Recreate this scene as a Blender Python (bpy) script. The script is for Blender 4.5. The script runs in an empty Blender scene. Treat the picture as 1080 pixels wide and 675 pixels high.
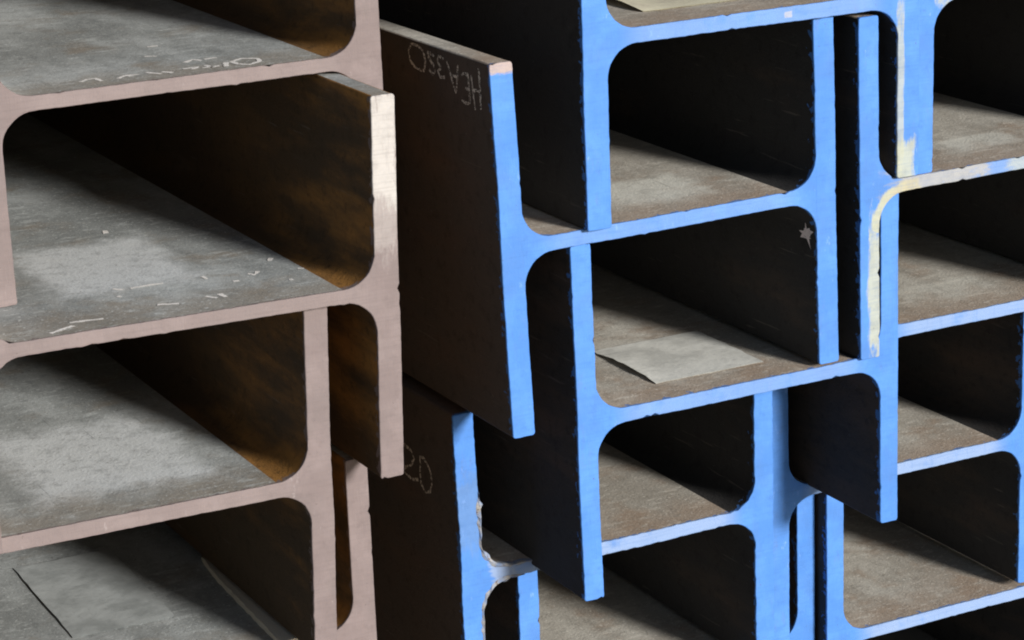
import bpy, bmesh, math, random
from mathutils import Matrix, Vector

MM = 0.001
scene = bpy.context.scene
COL = scene.collection
rng = random.Random(7)

# ------------------------------------------------------------------ materials
def new_mat(name):
    m = bpy.data.materials.new(name); m.use_nodes = True
    nt = m.node_tree; nt.nodes.clear()
    out = nt.nodes.new('ShaderNodeOutputMaterial')
    b = nt.nodes.new('ShaderNodeBsdfPrincipled')
    nt.links.new(b.outputs[0], out.inputs[0])
    return m, nt, b, out

class G:
    """small node-graph helper"""
    def __init__(s, nt): s.nt = nt
    def n(s, t, **k):
        x = s.nt.nodes.new(t)
        for a, v in k.items(): setattr(x, a, v)
        return x
    def link(s, a, b): s.nt.links.new(a, b)
    def put(s, sock, v):
        if isinstance(v, bpy.types.NodeSocket): s.link(v, sock)
        else: sock.default_value = v
    def math(s, op, a, b=0.0, c=0.0, clamp=False):
        x = s.n('ShaderNodeMath', operation=op, use_clamp=clamp)
        s.put(x.inputs[0], a); s.put(x.inputs[1], b)
        if op in ('MULTIPLY_ADD',): s.put(x.inputs[2], c)
        return x.outputs[0]
    def vmul(s, v, k):
        x = s.n('ShaderNodeVectorMath', operation='MULTIPLY')
        s.put(x.inputs[0], v); x.inputs[1].default_value = k
        return x.outputs[0]
    def noise(s, v, scale, detail=4, rough=.55, off=0.0):
        x = s.n('ShaderNodeTexNoise'); 
        if off:
            a = s.n('ShaderNodeVectorMath', operation='ADD'); s.put(a.inputs[0], v); a.inputs[1].default_value = (off, off*1.7, -off*.6); v = a.outputs[0]
        s.put(x.inputs['Vector'], v); x.inputs['Scale'].default_value = scale
        x.inputs['Detail'].default_value = detail; x.inputs['Roughness'].default_value = rough
        return x.outputs['Fac']
    def step(s, v, lo, hi):
        x = s.n('ShaderNodeMapRange', interpolation_type='SMOOTHSTEP')
        s.put(x.inputs['Value'], v); x.inputs['From Min'].default_value = lo; x.inputs['From Max'].default_value = hi
        return x.outputs[0]
    def mix(s, fac, a, b):
        x = s.n('ShaderNodeMix', data_type='RGBA')
        s.put(x.inputs[0], fac)
        for i, v in ((6, a), (7, b)):
            if isinstance(v, bpy.types.NodeSocket): s.link(v, x.inputs[i])
            else: x.inputs[i].default_value = (*v, 1)
        return x.outputs[2]
    def bump(s, h, strength, dist):
        x = s.n('ShaderNodeBump'); x.inputs['Strength'].default_value = strength; x.inputs['Distance'].default_value = dist
        s.link(h, x.inputs['Height']); return x.outputs[0]
    def coords(s):
        tc = s.n('ShaderNodeTexCoord'); v = tc.outputs['Object']
        sp = s.n('ShaderNodeSeparateXYZ'); s.link(v, sp.inputs[0])
        return v, sp.outputs

BLUE = (.067, .212, .575)
PINK = (.192, .152, .148)

def paint_nodes(g, v, xyz, base, seed, h, patches, thin, thin_amt):
    """brushed / sprayed paint on the sawn end; patches are areas of another paint, one a painted highlight"""
    c = g.mix(g.step(g.noise(v, 34, 5, .6, seed), .35, .72), base, tuple(min(1, k*1.16+.012) for k in base))
    c = g.mix(g.math('MULTIPLY', g.step(g.noise(v, 120, 4, .65, seed+3), .52, .74), .45), c, tuple(k*.80 for k in base))
    c = g.mix(g.math('MULTIPLY', g.step(g.noise(v, 15, 5, .6, seed+71), .46, .68), .55), c, tuple(k*.76+.02 for k in base))
    grime = g.step(g.noise(g.vmul(v, (1, 1, .4)), 48, 8, .75, seed+73), .56, .72)
    c = g.mix(g.math('MULTIPLY', grime, .28), c, (.14, .12, .11))
    if thin:   # the web edge carries a thinner, paler coat
        az = g.math('ABSOLUTE', xyz[2]); ax = g.math('ABSOLUTE', xyz[0])
        m = g.math('MULTIPLY', g.math('SUBTRACT', 1, g.step(az, .007, .014)), g.math('SUBTRACT', 1, g.step(ax, h/2*MM-.060, h/2*MM-.028)))
        m = g.math('MULTIPLY', m, g.step(g.noise(v, 55, 4, .6, seed+9), .10, .50))
        c = g.mix(g.math('MULTIPLY', m, thin_amt), c, thin)
    for i, pt in enumerate(patches):
        if pt[0] == 'ring':            # band that follows the lower left fillet
            _, cx, cz, r0, wd, col, amt = pt
            ex = g.math('SUBTRACT', xyz[0], cx*MM); ez = g.math('SUBTRACT', xyz[2], cz*MM)
            rr = g.math('SQRT', g.math('ADD', g.math('MULTIPLY', ex, ex), g.math('MULTIPLY', ez, ez)))
            d = g.math('DIVIDE', g.math('ABSOLUTE', g.math('SUBTRACT', rr, (r0+wd*.3)*MM)), wd*MM)
            d = g.math('ADD', d, g.math('MULTIPLY', g.step(ex, -.001, .012), 3))
            d = g.math('ADD', d, g.math('MULTIPLY', g.math('SUBTRACT', 1, g.step(ez, -.014, -.001)), 3))
        else:
            cx, cz, rx, rz, col, amt = pt
            dx = g.math('DIVIDE', g.math('ABSOLUTE', g.math('SUBTRACT', xyz[0], cx*MM)), rx*MM)
            dz = g.math('DIVIDE', g.math('ABSOLUTE', g.math('SUBTRACT', xyz[2], cz*MM)), rz*MM)
            d = g.math('MAXIMUM', dx, dz)
        va = g.vmul(v, (1, 1, .3) if pt[0] == 'ring' or pt[3] > pt[2] else (.35, 1, 1))
        d = g.math('ADD', d, g.math('MULTIPLY', g.math('SUBTRACT', g.noise(va, 110, 7, .72, seed+20+i), .5), 1.7))
        m = g.math('MULTIPLY', g.math('SUBTRACT', 1, g.step(d, .62, .98)), amt)
        c = g.mix(m, c, g.mix(g.step(g.noise(v, 90, 5, .65, seed+60+i), .4, .7), col, tuple(k*.82 for k in col)))
    # saw lines showing through, dirty runs, pale scuffs
    saw = g.step(g.noise(g.vmul(v, (.05, 1, 1)), 620, 2, .5, seed+41), .45, .75)
    c = g.mix(g.math('MULTIPLY', saw, .17), c, tuple(k*.62 for k in base))
    run = g.step(g.noise(g.vmul(v, (1, 1, .16)), 150, 4, .6, seed+43), .58, .74)
    c = g.mix(g.math('MULTIPLY', run, .22), c, tuple(k*.72+.03 for k in base))
    sc = g.step(g.noise(g.vmul(v, (1, 1, .5)), 95, 6, .72, seed+47), .63, .70)
    c = g.mix(g.math('MULTIPLY', sc, .42), c, tuple(min(.85, k*1.15+.16) for k in base))
    # chips down to the steel
    chip = g.step(g.noise(v, 150, 5, .75, seed+31), .685, .70)
    c = g.mix(g.math('MULTIPLY', chip, .7), c, (.085, .065, .055))
    return c

def paint_mat(name, base, seed, h, patches=(), thin=None, thin_amt=.6):
    m, nt, b, out = new_mat(name); g = G(nt)
    v, xyz = g.coords()
    c = paint_nodes(g, v, xyz, base, seed, h, patches, thin, thin_amt)
    g.link(c, b.inputs['Base Color'])
    b.inputs['Roughness'].default_value = .62
    b.inputs['Specular IOR Level'].default_value = .3
    hgt = g.math('ADD', g.noise(v, 160, 5, .6, seed), g.math('MULTIPLY', g.noise(g.vmul(v, (1, 1, .12)), 420, 2, .5, seed+5), .5))
    g.link(g.bump(hgt, .35, .0009), b.inputs['Normal'])
    return m

def steel_mat(name, dark, rust, rust_amt, seed, edge_col):
    """rolled steel with mill scale, rust bloom (strong rust faded inwards as painted shade), and paint overspray just behind the end"""
    m, nt, b, out = new_mat(name); g = G(nt)
    v, xyz = g.coords()
    vs = g.vmul(v, (1, .22, 1))
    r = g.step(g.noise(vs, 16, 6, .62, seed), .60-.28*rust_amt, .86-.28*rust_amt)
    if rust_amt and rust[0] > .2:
        r = g.math('MULTIPLY', r, g.math('SUBTRACT', 1, g.math('MULTIPLY', g.step(g.math('ADD', xyz[1], g.math('MULTIPLY', g.noise(v, 9, 4, .6, seed+30), .15)), .10, .36), .9)))  # painted shade: strong rust dies away with depth behind the end
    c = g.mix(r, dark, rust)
    c = g.mix(g.math('MULTIPLY', g.step(g.noise(v, 90, 4, .7, seed+4), .5, .72), .5), c, tuple(k*.45 for k in dark))
    c = g.mix(g.math('MULTIPLY', g.step(g.noise(vs, 44, 5, .65, seed+8), .62, .8), .22), c, (.17, .155, .135))
    scr = g.step(g.noise(g.vmul(v, (1, .05, 1)), 240, 3, .6, seed+21), .66, .74)
    c = g.mix(g.math('MULTIPLY', scr, .35), c, (.20, .175, .15))
    c = g.mix(g.math('MULTIPLY', g.step(g.noise(v, 300, 3, .7, seed+23), .66, .72), .6), c, tuple(k*2.4 for k in dark))
    # overspray: ragged lip of end paint on the long faces
    lim = g.math('MULTIPLY', g.step(g.noise(v, 130, 3, .6, seed+12), .40, .78), .011)
    sp = g.math('LESS_THAN', xyz[1], lim)
    c = g.mix(g.math('MULTIPLY', sp, .85), c, edge_col)
    g.link(c, b.inputs['Base Color'])
    b.inputs['Roughness'].default_value = .74
    b.inputs['Specular IOR Level'].default_value = .22
    g.link(g.bump(g.math('ADD', g.noise(v, 70, 6, .65, seed), g.noise(v, 420, 3, .6, seed+2)), .45, .0011), b.inputs['Normal'])
    return m

def dusty_mat(name, pale, mid, brown, seed, edge_col, rubs=()):
    """weathered upper side of a web: grey scale worn pale, brown rust dust, streaks of rolling"""
    m, nt, b, out = new_mat(name); g = G(nt)
    v, xyz = g.coords()
    vs = g.vmul(v, (1, .35, 1))
    c = g.mix(g.step(g.noise(vs, 13, 6, .6, seed), .36, .66), mid, pale)
    c = g.mix(g.math('MULTIPLY', g.step(g.noise(v, 19, 6, .66, seed+6), .50, .72), .75), c, brown)
    for i, (cx, cy, rx, ry, col, amt) in enumerate(rubs):      # ghosts of old labels: worn paper, rubbed scale
        dx = g.math('DIVIDE', g.math('ABSOLUTE', g.math('SUBTRACT', xyz[0], cx*MM)), rx*MM)
        dy = g.math('DIVIDE', g.math('ABSOLUTE', g.math('SUBTRACT', xyz[1], cy*MM)), ry*MM)
        d = g.math('ADD', g.math('MAXIMUM', dx, dy), g.math('MULTIPLY', g.math('SUBTRACT', g.noise(v, 38, 6, .68, seed+40+i), .5), .75))
        c = g.mix(g.math('MULTIPLY', g.math('SUBTRACT', 1, g.step(d, .68, 1.08)), amt), c, col)
    # rust creeping back from the sawn end
    e = g.math('ADD', xyz[1], g.math('MULTIPLY', g.math('SUBTRACT', g.noise(v, 26, 5, .6, seed+15), .5), .11))
    c = g.mix(g.math('MULTIPLY', g.math('SUBTRACT', 1, g.step(e, .005, .075)), .72), c, brown)
    c = g.mix(g.math('MULTIPLY', g.step(g.noise(v, 85, 8, .72, seed+8), .47, .66), .34), c, tuple(k*.55 for k in mid))
    c = g.mix(g.math('MULTIPLY', g.step(g.noise(g.vmul(v, (.35, 1, 1)), 120, 6, .7, seed+14), .53, .68), .45), c, tuple(min(.9, k*1.35) for k in pale))
    c = g.mix(g.math('MULTIPLY', g.step(g.noise(v, 330, 3, .6, seed+10), .60, .68), .55), c, tuple(min(.9, k*1.5) for k in pale))
    c = g.mix(g.math('MULTIPLY', g.step(g.noise(v, 420, 3, .6, seed+17), .62, .70), .6), c, tuple(k*.35 for k in brown))
    c = g.mix(g.math('MULTIPLY', g.step(g.noise(g.vmul(v, (1, .04, 1)), 170, 3, .6, seed+19), .66, .72), .4), c, tuple(k*.5 for k in mid))
    lim = g.math('MULTIPLY', g.step(g.noise(v, 110, 3, .6, seed+12), .45, .85), .009)
    sp = g.math('LESS_THAN', xyz[1], lim)
    c = g.mix(g.math('MULTIPLY', sp, .8), c, edge_col)
    g.link(c, b.inputs['Base Color'])
    b.inputs['Roughness'].default_value = .7
    b.inputs['Specular IOR Level'].default_value = .3
    g.link(g.bump(g.math('ADD', g.noise(v, 60, 6, .65, seed), g.noise(v, 380, 3, .6, seed+2)), .4, .0012), b.inputs['Normal'])
    return m

def chalk_mat(name, col, cover=.45):
    m, nt, b, out = new_mat(name); g = G(nt)
    v, xyz = g.coords()
    b.inputs['Base Color'].default_value = (*col, 1); b.inputs['Roughness'].default_value = .95
    tr = g.n('ShaderNodeBsdfTransparent'); mx = g.n('ShaderNodeMixShader')
    g.link(g.step(g.noise(v, 520, 3, .7), cover-.06, cover+.10), mx.inputs[0])
    g.link(tr.outputs[0], mx.inputs[1]); g.link(b.outputs[0], mx.inputs[2]); g.link(mx.outputs[0], out.inputs[0])
    return m

def label_mat(name, col, col2, wear):
    m, nt, b, out = new_mat(name); g = G(nt)
    v, xyz = g.coords()
    c = g.mix(g.step(g.noise(v, 30, 6, .62, 3), .4, .68), col, col2)
    c = g.mix(g.math('MULTIPLY', g.step(g.noise(v, 170, 4, .7, 5), .55, .75), .5), c, tuple(k*.6 for k in col2))
    g.link(c, b.inputs['Base Color']); b.inputs['Roughness'].default_value = .8
    g.link(g.bump(g.noise(v, 60, 4, .6), .5, .0015), b.inputs['Normal'])
    if wear:
        tr = g.n('ShaderNodeBsdfTransparent'); mx = g.n('ShaderNodeMixShader')
        g.link(g.step(g.noise(v, 26, 6, .68, 9), wear-.08, wear+.10), mx.inputs[0])
        g.link(tr.outputs[0], mx.inputs[1]); g.link(b.outputs[0], mx.inputs[2]); g.link(mx.outputs[0], out.inputs[0])
    return m

STEEL_B = [steel_mat('dark_mill_scale_%d' % i, (.037, .036, .036), (.080, .058, .046), a, 11+i*5, BLUE) for i, a in enumerate((.5, .25, .75))]
STEEL_B.append(steel_mat('lit_mill_scale', (.088, .076, .068), (.115, .084, .068), .5, 77, BLUE))  # lighter copy of the mill scale, light painted onto outer left flanges
STEEL_P = [steel_mat('rusty_shaded_mill_scale_%d' % i, (.070, .047, .027), (.34, .165, .043), a, 51+i*5, PINK) for i, a in enumerate((.7, .55))]
RUB = (.70, .73, .74); RUBW = (.70, .69, .62)
def dust_b(i, rubs=()): return dusty_mat('dusty_web_warm', (.60, .575, .51), (.39, .36, .31), (.38, .28, .205), 5+7*i, BLUE, rubs)
def dust_p(i, rubs=()): return dusty_mat('dusty_web_cool', (.49, .515, .51), (.27, .285, .28), (.30, .26, .21), 105+7*i, PINK, rubs)
CHALK = chalk_mat('chalk', (.72, .69, .63), .47)
CHALK_W = chalk_mat('chalk_white', (.88, .85, .81), .36)
SPLASH = chalk_mat('pale_splash', (.92, .80, .78), .33)
LABEL_NEW = label_mat('label_paper', (.72, .72, .67), (.55, .55, .51), 0)
LABEL_CREAM = label_mat('label_paper_cream', (.74, .70, .53), (.60, .55, .43), 0)
LABEL_OLD = label_mat('label_paper_worn', (.50, .52, .50), (.40, .42, .41), .47)
LABEL_GREY = label_mat('label_paper_grey', (.44, .465, .46), (.31, .33, .325), 0)

# ------------------------------------------------------------------ mesh tools
def obj(name, bm, mats, parent, loc=(0, 0, 0)):
    me = bpy.data.meshes.new(name); bm.normal_update(); bm.to_mesh(me); bm.free()
    for m in (mats if isinstance(mats, (list, tuple)) else [mats]): me.materials.append(m)
    o = bpy.data.objects.new(name, me); COL.objects.link(o)
    if parent is not None: o.parent = parent
    o.location = loc
    return o

def smooth_noise(rg, n, step=3):
    k = max(2, n//step+2); a = [rg.uniform(-1, 1) for _ in range(k)]
    out = []
    for i in range(n):
        t = i/step; j = int(t); u = t-j; u = u*u*(3-2*u)
        out.append(a[j % k]*(1-u)+a[(j+1) % k]*u)
    return out

def prism(segs, L, rg, amp, lean=0.0, front=-1.3, drop=0.0):
    """segs: (points, kind, chain) forming a closed CCW outline (x,z in mm, seen from the front);
    kind 'e' straight outer edge, 'a' arc, 's' seam against a neighbouring part (no wall);
    chains 1 and 2 are the two long sides, joined rung by rung on the sawn end.
    material slots: 0 steel, 1 end paint, 2 dusty, also left fillets painted as lit"""
    P = []; K = []; CH = []
    for pts, k, ch in segs:
        for i in range(len(pts)-1):
            a, b = Vector(pts[i]), Vector(pts[i+1])
            n = 1 if k != 'e' else max(1, round((b-a).length/4))
            for j in range(n):
                P.append(a.lerp(b, j/n)); K.append(k); CH.append(ch)
    for p in P:                                   # a flange rolled slightly out of square
        if drop and p.y < -33: p.y -= drop*min(1, (-p.y-33)/110)
        p.x += lean*math.copysign(max(0, abs(p.y)-33), p.y)
    n = len(P)
    bm = bmesh.new()
    nz = smooth_noise(rg, n, 9); nz2 = [rg.uniform(-1, 1) for _ in range(n)]
    nor = []; fixed = []
    for i in range(n):
        p0, p1, p2 = P[i-1], P[i], P[(i+1) % n]
        k0, k1 = K[i-1], K[i]
        d = (p2-p0)
        if k0 == 's' and k1 != 's': d = p2-p1
        if k1 == 's' and k0 != 's': d = p1-p0
        d.normalize(); nor.append(Vector((d.y, -d.x))); fixed.append(k0 == 's' or k1 == 's')
    wob = []
    for i in range(n):
        w = amp*(.42*nz[i]+.30*nz2[i])+.1
        if rg.random() < .05: w += rg.uniform(-2.2, .9)*rg.random()
        if fixed[i]: w = 0
        wob.append(w)
    def ring(y, off): return [bm.verts.new(((P[i].x+nor[i].x*off[i])*MM, y*MM, (P[i].y+nor[i].y*off[i])*MM)) for i in range(n)]
    body0 = ring(0, [0]*n); body1 = ring(L, [0]*n)
    def quad(a, b, c, d, m, sm=False):
        f = bm.faces.new((a, b, c, d)); f.material_index = m; f.smooth = sm
    for i in range(n):
        j = (i+1) % n
        if K[i] == 's': continue
        e = (P[j]-P[i]).normalized(); nn = Vector((e.y, -e.x))
        m = 2 if (nn.y > .985 and K[i] == 'e') or (nn.y > .3 and K[i] == 'a' and P[i].x < 0) else 0  # left fillets take the pale slot, right ones stay dark: painted light and shade
        quad(body0[i], body0[j], body1[j], body1[i], m, K[i] == 'a')
    bm.faces.new(list(reversed(body1)))
    # end paint coat: a thin ragged skin over the sawn end
    back = ring(1.0, wob)
    mid = ring(-.9, wob)
    fr = ring(front, [0 if fixed[i] else wob[i]-.5 for i in range(n)])
    for i in range(n):
        j = (i+1) % n
        if K[i] == 's': continue
        quad(mid[i], mid[j], back[j], back[i], 1)
        quad(fr[i], fr[j], mid[j], mid[i], 1)
    def chain(c):
        idx = [i for i in range(n) if CH[i] == c]
        while idx and CH[idx[0]-1] == c: idx = idx[1:]+idx[:1]     # start of the run
        return idx+[(idx[-1]+1) % n]
    c1, c2 = chain(1), list(reversed(chain(2)))
    for a in range(len(c1)-1):
        q = [fr[c1[a]], fr[c1[a+1]], fr[c2[a+1]], fr[c2[a]]]
        f = bm.faces.new(q); f.material_index = 1
    for c in (3, 4):
        if c in CH:
            f = bm.faces.new([fr[i] for i in chain(c)]); f.material_index = 1
    return bm

def arc(cx, cz, r, a0, a1, n=10):
    return [(cx+r*math.cos(math.radians(a0+(a1-a0)*i/n)), cz+r*math.sin(math.radians(a0+(a1-a0)*i/n))) for i in range(n+1)]

def flange_segs(side, h, b, tf, tw, r):
    """side -1 left, +1 right. seam is the strip of inner face the web root is rolled into"""
    x0, x1 = (-h/2, -h/2+tf) if side < 0 else (h/2-tf, h/2)
    z0, z1 = -b/2, b/2; q = 2.2; s = tw/2+r
    zs = [z0+q, -s, s, z1-q]
    S = [(arc(x0+q, z0+q, q, 180, 270, 3), 'a', 3), ([(x0+q, z0), (x1-q, z0)], 'e', 3), (arc(x1-q, z0+q, q, -90, 0, 3), 'a', 3)]
    kr = 'ese' if side < 0 else 'eee'; kl = 'eee' if side < 0 else 'ese'
    for i in range(3):
        if kr[i] == 's' or kl[i] == 's':
            k = 16                                  # same number of rungs on both long sides
            z = [zs[i]+(zs[i+1]-zs[i])*j/k for j in range(k+1)]
            S += [([(x1, z[j]), (x1, z[j+1])], 's' if kr[i] == 's' else 'E', 1) for j in range(k)]
        else: S += [([(x1, zs[i]), (x1, zs[i+1])], 'e', 1)]
    S += [(arc(x1-q, z1-q, q, 0, 90, 3), 'a', 4), ([(x1-q, z1), (x0+q, z1)], 'e', 4), (arc(x0+q, z1-q, q, 90, 180, 3), 'a', 4)]
    for i in (2, 1, 0):
        if kr[i] == 's' or kl[i] == 's':
            k = 16
            z = [zs[i+1]+(zs[i]-zs[i+1])*j/k for j in range(k+1)]
            S += [([(x0, z[j]), (x0, z[j+1])], 's' if kl[i] == 's' else 'E', 2) for j in range(k)]
        else: S += [([(x0, zs[i+1]), (x0, zs[i])], 'e', 2)]
    return S

def web_segs(h, tf, tw, r):
    xi = h/2-tf; t = tw/2; s = t+r
    k = .8        # the web runs a hair into each flange
    return [([(-xi-k, -s), (-xi, -s)], 's', 1), (arc(-xi+r, -s, r, 180, 90), 'a', 1), ([(-xi+r, -t), (xi-r, -t)], 'e', 1),
            (arc(xi-r, -s, r, 90, 0), 'a', 1), ([(xi, -s), (xi+k, -s)], 's', 1), ([(xi+k, -s), (xi+k, s)], 's', 0),
            ([(xi+k, s), (xi, s)], 's', 2), (arc(xi-r, s, r, 0, -90), 'a', 2), ([(xi-r, t), (-xi+r, t)], 'e', 2),
            (arc(-xi+r, s, r, -90, -180), 'a', 2), ([(-xi, s), (-xi-k, s)], 's', 2), ([(-xi-k, s), (-xi-k, -s)], 's', 0)]

LEN = 6000
COUNT = [0]
def beam(label, group, left, Y, zc, h, b, tf, tw, r=27, tilt=0.0, base=BLUE, steel=None, dust=None, patches=(), thin=None, thin_amt=.6, amp=.9, leans=(0, 0), outer=None, dusty_top=True, drop=0.0):
    """left: X of the outer left face at mid height (mm); Y: where the sawn end stands; zc: height of the web"""
    COUNT[0] += 1; seed = COUNT[0]*13.7; rg = random.Random(COUNT[0]*101)
    root = bpy.data.objects.new('steel_girder', None); COL.objects.link(root)
    root.empty_display_size = .05
    root['label'] = label; root['category'] = 'steel beam'; root['group'] = group
    R = Matrix.Rotation(math.radians(tilt), 4, 'Y')
    c = Vector(((left+h/2)*MM, Y*MM, zc*MM))
    root.matrix_world = Matrix.Translation(c) @ R @ Matrix.Translation((0, 0, -b/2*MM))
    pm = paint_mat('end_paint_%d' % COUNT[0], base, seed, h, patches, thin, thin_amt)
    off = (0, 0, b/2*MM)
    mats = [steel, pm, dust]
    for s, ln in zip((-1, 1), leans): obj('flange', prism(flange_segs(s, h, b, tf, tw, r), LEN, rg, amp, ln, drop=drop if s < 0 else 0), ([outer or steel] if s < 0 else [steel])+[pm, dust if dusty_top else outer or steel], root, off)
    obj('web', prism(web_segs(h, tf, tw, r), LEN, rg, amp, 0, -1.27), mats, root, off)
    return root, off, c, R, h, tw, leans

def to_local(B, p):
    c, R = B[2], B[3]
    return (Matrix.Translation(c) @ R).inverted() @ (Vector(p)*MM)

def ribbon(bm, pts, nrm, w, rg, lift=.0004):
    """flat stroke of chalk through world-ish local points, lying on a face with normal nrm"""
    fine = []
    for i in range(len(pts)-1):
        a, b = pts[i], pts[i+1]; n = max(1, int((b-a).length/.004))
        for j in range(n): fine.append(a.lerp(b, j/n))
    fine.append(pts[-1])
    L = []; Rr = []
    for i, p in enumerate(fine):
        d = fine[min(i+1, len(fine)-1)]-fine[max(i-1, 0)]
        sd = nrm.cross(d).normalized(); ww = w*rg.uniform(.65, 1.25)*.5
        q = p+nrm*lift+sd*rg.uniform(-.25, .25)*w*.5
        L.append(bm.verts.new(q+sd*ww)); Rr.append(bm.verts.new(q-sd*ww))
    for i in range(len(fine)-1):
        bm.faces.new((L[i], Rr[i], Rr[i+1], L[i+1]))

def chalk(B, name, strokes, axis, plane, w, mat, nrm):
    """one chalk letter or mark; strokes in the plane axis=plane (mm), given as the two other world coordinates"""
    bm = bmesh.new(); rg = random.Random(int(abs(strokes[0][0][0])*7)+axis)
    o = [i for i in range(3) if i != axis]
    for st in strokes:
        pts = []
        for (u, v) in st:
            p = [0, 0, 0]; p[axis] = plane; p[o[0]] = u; p[o[1]] = v
            q = to_local(B, p)
            # drop onto the true face of the (slightly leaning) beam
            if axis == 0: q.x = (-B[4]/2+B[6][0]*math.copysign(max(0, abs(q.z/MM)-33), q.z))*MM
            if axis == 2: q.z = B[5]/2*MM
            pts.append(q)
        ribbon(bm, pts, Vector(nrm), w*MM, rg)
    return obj(name, bm, mat, B[0], B[1])

def sheet(B, x0, x1, y0, y1, ztop, mat, lift=.5, curl=0.0, label=None, ragged=1.5, rot=0.0):
    """paper label lying on the web; curl raises its left long edge"""
    rg = random.Random(int(x0*3+y0)); bm = bmesh.new(); nx, ny = 10, 12; V = []
    for j in range(ny+1):
        row = []
        for i in range(nx+1):
            u, v = i/nx, j/ny
            x = x0+(x1-x0)*u; y = y0+(y1-y0)*v
            if i in (0, nx): x += rg.uniform(-ragged, ragged)
            if j in (0, ny): y += rg.uniform(-ragged, ragged)
            cx, cy = (x0+x1)/2, (y0+y1)/2; a = math.radians(rot)
            x, y = cx+(x-cx)*math.cos(a)-(y-cy)*math.sin(a), cy+(x-cx)*math.sin(a)+(y-cy)*math.cos(a)
            z = lift+curl*max(0, 1-u*4)**2*math.sin(math.pi*min(1, v*1.1))**.7+rg.uniform(0, .25)
            q = to_local(B, (x, y, ztop)); q.z = (B[5]/2+z)*MM; row.append(q)
        V.append(row)
    for lay in (0, 1):
        vv = [[bm.verts.new(p+Vector((0, 0, .0004*(1-lay)))) for p in row] for row in V]
        for j in range(ny):
            for i in range(nx):
                q = (vv[j][i], vv[j][i+1], vv[j+1][i+1], vv[j+1][i])
                f = bm.faces.new(q if lay == 0 else tuple(reversed(q))); f.smooth = True
    o = obj('paper_label', bm, mat, B[0], B[1])
    if label: o['label'] = label
    return o

# ------------------------------------------------------------------ the stack
GP = 'pink ended steel beams stacked on the left'
GB = 'blue ended steel beams stacked on the right'
PALE = (.44, .45, .335); CREAM = (.44, .385, .25); WHITE = (.50, .475, .45); TAN = (.50, .36, .24)
THB = (.25, .345, .54); THP = (.24, .195, .187)

kp = dict(base=PINK, thin=THP, thin_amt=.35, amp=.5)
P0 = beam('unseen pink-ended steel beam added above the chalk-marked one to shade its opening', GP,
          -390, 90, 506, 331, 302, 20, 11, steel=STEEL_P[1], dust=dust_p(2), **kp)  # out of view, added to keep sky light off the openings below
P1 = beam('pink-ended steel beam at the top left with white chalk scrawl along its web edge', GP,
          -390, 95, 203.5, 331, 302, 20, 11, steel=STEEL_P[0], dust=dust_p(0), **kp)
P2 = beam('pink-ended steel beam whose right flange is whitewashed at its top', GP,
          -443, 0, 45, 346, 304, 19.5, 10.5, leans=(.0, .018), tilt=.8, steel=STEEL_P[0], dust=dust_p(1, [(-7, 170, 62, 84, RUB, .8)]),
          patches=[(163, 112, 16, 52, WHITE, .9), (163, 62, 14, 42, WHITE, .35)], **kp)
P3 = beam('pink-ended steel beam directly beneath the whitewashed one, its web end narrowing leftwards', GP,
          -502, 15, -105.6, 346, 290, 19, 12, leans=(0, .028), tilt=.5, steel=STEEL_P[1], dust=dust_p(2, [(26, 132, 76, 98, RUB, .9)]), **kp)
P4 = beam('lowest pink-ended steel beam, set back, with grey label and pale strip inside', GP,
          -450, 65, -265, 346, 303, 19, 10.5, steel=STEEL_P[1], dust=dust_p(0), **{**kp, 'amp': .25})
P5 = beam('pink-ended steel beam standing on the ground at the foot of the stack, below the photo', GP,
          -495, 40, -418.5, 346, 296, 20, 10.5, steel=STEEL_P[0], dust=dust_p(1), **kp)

kb = dict(base=BLUE, thin=THB, amp=.6)
B0 = beam('unseen blue-ended steel beam added above the cream-sheet one to shade the stack', GB,
          66, -4, 520, 320, 304, 20, 12, steel=STEEL_B[0], dust=dust_b(2), thin_amt=.5, **kb)  # out of view, added to shade the flange faces and cells beneath
B1 = beam('blue-ended steel beam at the top with a cream sheet lying on its web', GB,
          66, -8, 216, 321, 304, 21.5, 12, steel=STEEL_B[1], dust=dust_b(0), thin_amt=.4,
          patches=[(141, -78, 5, 84, PALE, .7), (146, -138, 12, 22, PALE, .85), (30, 0, 4, 3, WHITE, .6)], **kb)  # the tiny white patch on the web is a painted highlight
B2 = beam('blue-ended steel beam with chalk letters on its outer left flange next to the pink stack', GB,
          -7.5, 0, 58.5, 316, 300, 19.5, 12, leans=(-.022, -.01), drop=6, tilt=-.6, steel=STEEL_B[1], outer=STEEL_B[3], dust=dust_b(1, [(25, 74, 46, 46, RUBW, .95)]), thin_amt=.3,
          patches=[(-150, 148, 14, 7, TAN, .8)], **kb)
B3 = beam('blue-ended steel beam with a grey paper label lying flat on its web', GB,
          57, 2.5, -99.2, 318, 301, 18, 12, leans=(-.015, -.004), drop=5.5, steel=STEEL_B[2], dust=dust_b(2), thin_amt=.45, **kb)
B4 = beam('blue-ended steel beam streaked with pale yellow paint on its left flange and web', GB,
          331.5, -2, 57, 318, 297, 19.5, 11, tilt=-.6, steel=STEEL_B[1], dust=dust_b(0, [(20, 68, 40, 26, RUBW, .8)]), thin_amt=.5,
          patches=[(-144, -88, 8, 74, PALE, .85), ('ring', -112.5, -32.5, 27, 7, PALE, .95), (-108, -2, 12, 7, PALE, .8), (-75, 0, 62, 14, CREAM, .65), (30, 0, 44, 12, PALE, .6), (110, 0, 30, 12, CREAM, .7)], **kb)
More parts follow.
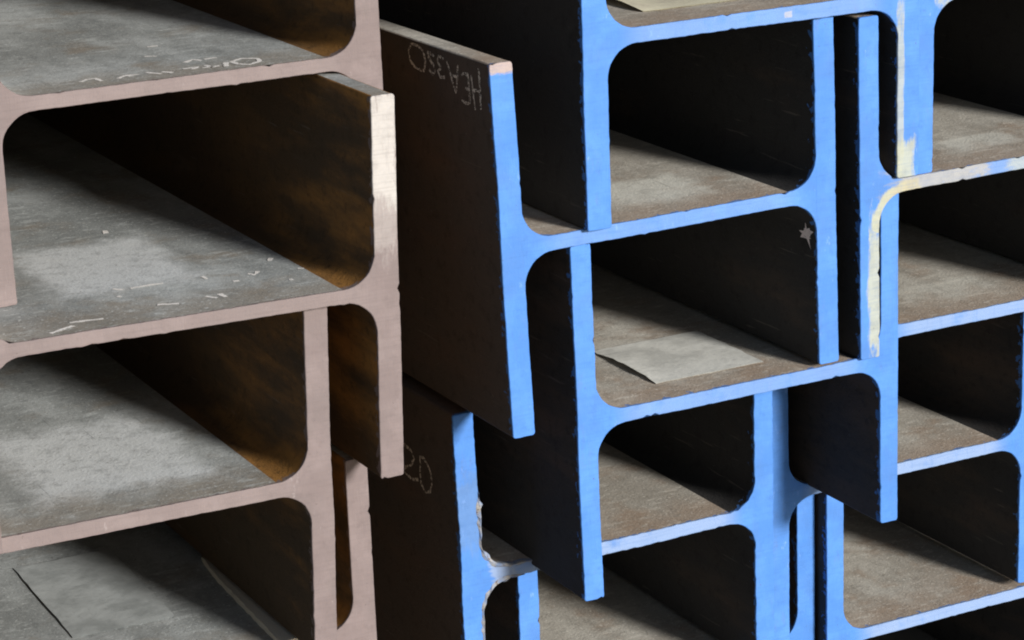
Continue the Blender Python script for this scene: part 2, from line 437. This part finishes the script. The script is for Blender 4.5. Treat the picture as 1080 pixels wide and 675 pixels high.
B11 = beam('blue-ended steel beam in the top right corner, its left flange against a neighbouring flange', GB,
           390, 1.5, 214.5, 318, 306, 19, 11, steel=STEEL_B[2], dust=dust_b(1), thin_amt=.5,
           patches=[(-122, 10, 18, 22, PALE, .7), (-122, -16, 12, 10, PALE, .5)], **kb)
B5 = beam('blue-ended steel beam at the right edge, only its web showing under the yellow-streaked beam', GB,
          378, 62, -98, 318, 288, 19, 11, steel=STEEL_B[2], dust=dust_b(0, [(-20, 60, 60, 40, RUBW, .5)]), thin_amt=.8, **kb)
B7 = beam('set-back blue-ended steel beam with a torn ragged web root at its left flange', GB,
          -8.5, 97, -255.5, 315.5, 300, 19, 11.5, leans=(-.012, 0), dusty_top=False, steel=STEEL_B[1], outer=STEEL_B[3], dust=dust_b(2), thin_amt=.9,
          patches=[(-118, -2, 16, 16, (.42, .45, .47), .5), (-149, 60, 16, 40, (.13, .24, .46), .6)], **{**kb, 'amp': 1.3})
B8 = beam('blue-ended steel beam at the right, its web end long and pale, its left flange doubled', GB,
          318, 116, -254, 304, 297, 18.5, 11, steel=STEEL_B[0], dust=dust_b(1), thin_amt=.9, **kb)
B10 = beam('blue-ended steel beam at the bottom centre, cut off below the torn-edged beam', GB,
           64, 134, -415, 313, 302, 19.5, 11.5, steel=STEEL_B[2], dust=dust_b(0), thin_amt=.5, **kb)
B9 = beam('blue-ended steel beam in the bottom right corner with a brown dusty web', GB,
          380, 118, -414, 318, 304, 18.5, 11, steel=STEEL_B[0], dust=dust_b(2), thin_amt=.9, **kb)

# chalk lettering HEA 320, upside down on the outer left flange (Y depth, Z height)
HEA = [[[(17, 201), (17, 184), (18, 168)], [(31, 194), (30, 181), (28, 166)], [(30, 181), (23, 183), (17, 182)]],                    # H
       [[(37, 194), (36, 182), (37, 170)], [(37, 170), (44, 169), (51, 170)], [(37, 181), (43, 181)], [(37, 193), (44, 193), (49, 191)]],  # E
       [[(73, 198), (68, 189), (61, 174), (56, 186), (54, 198)], [(67, 188), (55, 188)]],                                             # A
       [[(79, 184), (87, 183), (91, 187), (85, 191)], [(85, 191), (91, 195), (88, 200), (79, 199)]],                                  # 3
       [[(107, 186), (101, 183), (96, 186), (99, 191), (106, 196), (108, 200)], [(108, 200), (96, 199)]],                             # 2
       [[(116, 184), (113, 192), (116, 200), (127, 203), (138, 202), (144, 196), (142, 188), (134, 184), (124, 183), (116, 184)]]]    # 0
for L in HEA: chalk(B2, 'chalk_letter', L, 0, -9, 2.7, CHALK, (-1, 0, 0))
N20 = [[[(198, -161), (183, -163), (178, -169), (186, -177), (199, -183), (200, -188), (186, -190), (172, -186)]],
       [[(166, -171), (166, -163), (159, -162), (151, -166), (145, -173), (145, -182), (149, -190), (158, -194), (167, -188), (168, -178), (166, -171)]]]
for L in N20: chalk(B7, 'chalk_digit', L, 0, -9, 2.8, CHALK, (-1, 0, 0))
SCR = [[(-297, 122), (-290, 128), (-283, 128), (-282, 115)], [(-269, 117), (-259, 125), (-250, 123), (-260, 120)], [(-243, 126), (-235, 114)],
       [(-232, 121), (-226, 113)], [(-215, 121), (-203, 122), (-209, 115)], [(-201, 116), (-187, 115)], [(-196, 125), (-192, 112)], [(-178, 125), (-184, 109)],
       [(-173, 125), (-162, 133), (-151, 124), (-155, 112), (-166, 105), (-173, 114), (-173, 125)],
       [(-204, 145), (-195, 153), (-190, 145)], [(-187, 148), (-176, 150)], [(-221, 191), (-213, 185)], [(-205, 229), (-196, 228)]]
for st in SCR: chalk(P1, 'chalk_mark', [st], 2, 209, 4.0, CHALK_W, (0, 0, 1))
SC2 = [[(-293, 99), (-287, 92)], [(-281, 93), (-268, 94), (-254, 93)], [(-297, 77), (-295, 73)], [(-221, 96), (-221, 86)], [(-206, 68), (-201, 68)],
       [(-187, 84), (-185, 77), (-178, 86)], [(-167, 49), (-164, 49)], [(-154, 118), (-158, 110)], [(-351, 27), (-326, 24)], [(-279, 38), (-264, 32)],
       [(-240, 40), (-234, 31)], [(-228, 41), (-227, 30)], [(-148, 77), (-144, 74)], [(-238, 278), (-240, 268)], [(-372, 8), (-351, 18)]]
for st in SC2: chalk(P2, 'chalk_mark', [st], 2, 50, 3.8, CHALK_W, (0, 0, 1))
def splash():
    bm = bmesh.new(); rg = random.Random(4); c = Vector((0, .014, -.0365)); x = (B2[4]/2-19.5-.5)*MM
    mid = bm.verts.new((x, c.y, c.z)); ring = []
    for k in range(22):
        a = 2*math.pi*k/22; r = (11 if k % 5 == 0 else 5+rg.uniform(-1.5, 2.5))*MM*(1.35 if 11 < k < 19 else 1)
        ring.append(bm.verts.new((x, c.y+r*math.cos(a), c.z+r*math.sin(a)*.95)))
    for k in range(22): bm.faces.new((mid, ring[k-1], ring[k]))
    obj('paint_splash', bm, SPLASH, B2[0], B2[1])
splash()

def burr(B, top, seed):
    """ragged flame-cut slag left along the web root of the torn left side"""
    h, tw, tf, r = B[4], B[5], 19, 27; xi = h/2-tf; t = tw/2; rg = random.Random(seed)
    if top: path = [(-xi, 78-4*i) for i in range(11)]+arc(-xi+r, t+r, r, 180, 270, 10)+[(-xi+r+4*i, t) for i in range(1, 9)]
    else: path = [(-xi+r+14-4*i, -t) for i in range(4)]+arc(-xi+r, -t-r, r, 90, 180, 10)+[(-xi, -t-r-4*i) for i in range(1, 22)]
    P = [Vector(p) for p in path]; n = len(P)
    amp = smooth_noise(rg, n, 2); bm = bmesh.new(); rows = []
    for i, p in enumerate(P):
        d = (P[min(i+1, n-1)]-P[max(i-1, 0)]).normalized(); nr = Vector((-d.y, d.x))       # into the opening
        e = min(1, i/3, (n-1-i)/3); w = e*max(.2, .9+1.3*amp[i]+(2.2 if rg.random() < .12 else 0)); w2 = e*(1.6+rg.uniform(-.8, 1.2))
        a, b = p-nr*w2, p+nr*w
        rows.append([bm.verts.new((q.x*MM, y*MM, q.y*MM)) for q, y in ((a, -1.4), (p, -2.6-rg.random()), (b, -1.2), (b, 4))])
    for u, v in zip(rows, rows[1:]):
        for k in range(3): bm.faces.new((u[k], v[k], v[k+1], u[k+1]))
    m, nt, b, out = new_mat('slag'); g = G(nt); v, xyz = g.coords()
    c = g.mix(g.step(g.noise(v, 140, 5, .7), .38, .62), (.36, .34, .31), (.20, .27, .42))
    c = g.mix(g.step(g.noise(v, 210, 4, .7, 3), .56, .66), c, (.12, .08, .055))
    g.link(c, b.inputs['Base Color']); b.inputs['Roughness'].default_value = .8
    obj('slag_burr', bm, m, B[0], B[1])
burr(B7, True, 5); burr(B7, False, 8)

sheet(B3, 154, 262, 40, 149, -93.2, LABEL_NEW, curl=3.0, ragged=.7, label='grey paper label with a lifted left edge')
sheet(B1, 152, 300, 44, 150, 222, LABEL_CREAM, curl=4, label='cream paper sheet with a lifted left edge')
sheet(P4, -327, -239, 170, 345, -259.8, LABEL_GREY, curl=.6, ragged=.6, rot=-1)

# pale packing strip between the lowest flange foot and the web under it
def strip():
    bm = bmesh.new(); rg = random.Random(9); rows = []
    n = 26
    for i in range(n+1):
        y = 62+i*(275-62)/n; cx = -175+10*(i/n); hw = 15*(1-.25*max(0, i/n-.8)/.2); t = 5.0-(2 if i == n else 0)
        j = [rg.uniform(-.6, .6) for _ in range(4)]
        rows.append([bm.verts.new(((cx+sx*hw+j[k])*MM, y*MM, z*MM)) for k, (sx, z) in enumerate(((-1, -259.7), (1, -259.7), (1, -259.7+t), (-1, -259.7+t)))])
    for a, b in zip(rows, rows[1:]):
        for k in range(4): bm.faces.new((a[k], b[k], b[(k+1) % 4], a[(k+1) % 4]))
    bm.faces.new(rows[0]); bm.faces.new(list(reversed(rows[-1])))
    bmesh.ops.recalc_face_normals(bm, faces=bm.faces[:])
    m, nt, b, out = new_mat('weathered_wood'); g = G(nt); v, xyz = g.coords()
    g.link(g.mix(g.noise(g.vmul(v, (1, .1, 1)), 160, 5, .65), (.58, .51, .40), (.85, .78, .65)), b.inputs['Base Color']); b.inputs['Roughness'].default_value = .85
    o = obj('packing_strip', bm, m, None)
    o['label'] = 'narrow pale strip lying along the flange foot inside the lowest pink-ended beam'; o['category'] = 'packing strip'
strip()

# ------------------------------------------------------------------ the yard the stack stands on
bm = bmesh.new()
for x, y in ((-40, -40), (40, -40), (40, 60), (-40, 60)): bm.verts.new((x, y, -.567))
bm.faces.new(bm.verts[:])
m, nt, b, out = new_mat('yard_concrete'); g = G(nt); v, xyz = g.coords()
g.link(g.mix(g.noise(v, 2.2, 8, .65), (.17, .16, .145), (.30, .29, .27)), b.inputs['Base Color']); b.inputs['Roughness'].default_value = .9
o = obj('ground', bm, m, None); o['kind'] = 'structure'

# ------------------------------------------------------------------ light
SUN_EL, SUN_AZ = math.radians(17.5), math.radians(17)     # azimuth towards +X from the -Y direction
to_sun = Vector((math.sin(SUN_AZ)*math.cos(SUN_EL), -math.cos(SUN_AZ)*math.cos(SUN_EL), math.sin(SUN_EL)))
ld = bpy.data.lights.new('sun', 'SUN'); ld.energy = 4.4; ld.angle = math.radians(10); ld.color = (1, .97, .93)
lo = bpy.data.objects.new('sun', ld); COL.objects.link(lo)
lo.rotation_euler = to_sun.to_track_quat('Z', 'Y').to_euler(); lo.location = to_sun*4
w = bpy.data.worlds.new('World'); scene.world = w; w.use_nodes = True
nt = w.node_tree; bg = nt.nodes['Background']
sky = nt.nodes.new('ShaderNodeTexSky'); sky.sky_type = 'NISHITA'; sky.sun_disc = False
sky.sun_elevation = SUN_EL; sky.sun_rotation = math.atan2(to_sun.x, to_sun.y)
nt.links.new(sky.outputs[0], bg.inputs[0]); bg.inputs[1].default_value = .07

# ------------------------------------------------------------------ camera
cd = bpy.data.cameras.new('camera'); cam = bpy.data.objects.new('camera', cd); COL.objects.link(cam)
cd.sensor_width = 36; cd.lens = 2684.117/1080*36; cd.clip_start = .05; cd.clip_end = 500
RX, RY, RZ = (.88471417, -.16509985, .43591613), (-.46467217, -.23837107, .85279482), (-.0368865, -.95703776, -.28760757)
M = Matrix(((RX[0], -RX[1], -RX[2], -.87837), (RY[0], -RY[1], -RY[2], -1.71838), (RZ[0], -RZ[1], -RZ[2], .57953), (0, 0, 0, 1)))
cam.matrix_world = M
scene.camera = cam

scene.view_settings.view_transform = 'Standard'; scene.view_settings.look = 'None'
scene.view_settings.exposure = 0.3; scene.view_settings.gamma = 1
scene.render.engine = 'CYCLES'
scene.cycles.filter_width = 2.0
scene.cycles.max_bounces = 6
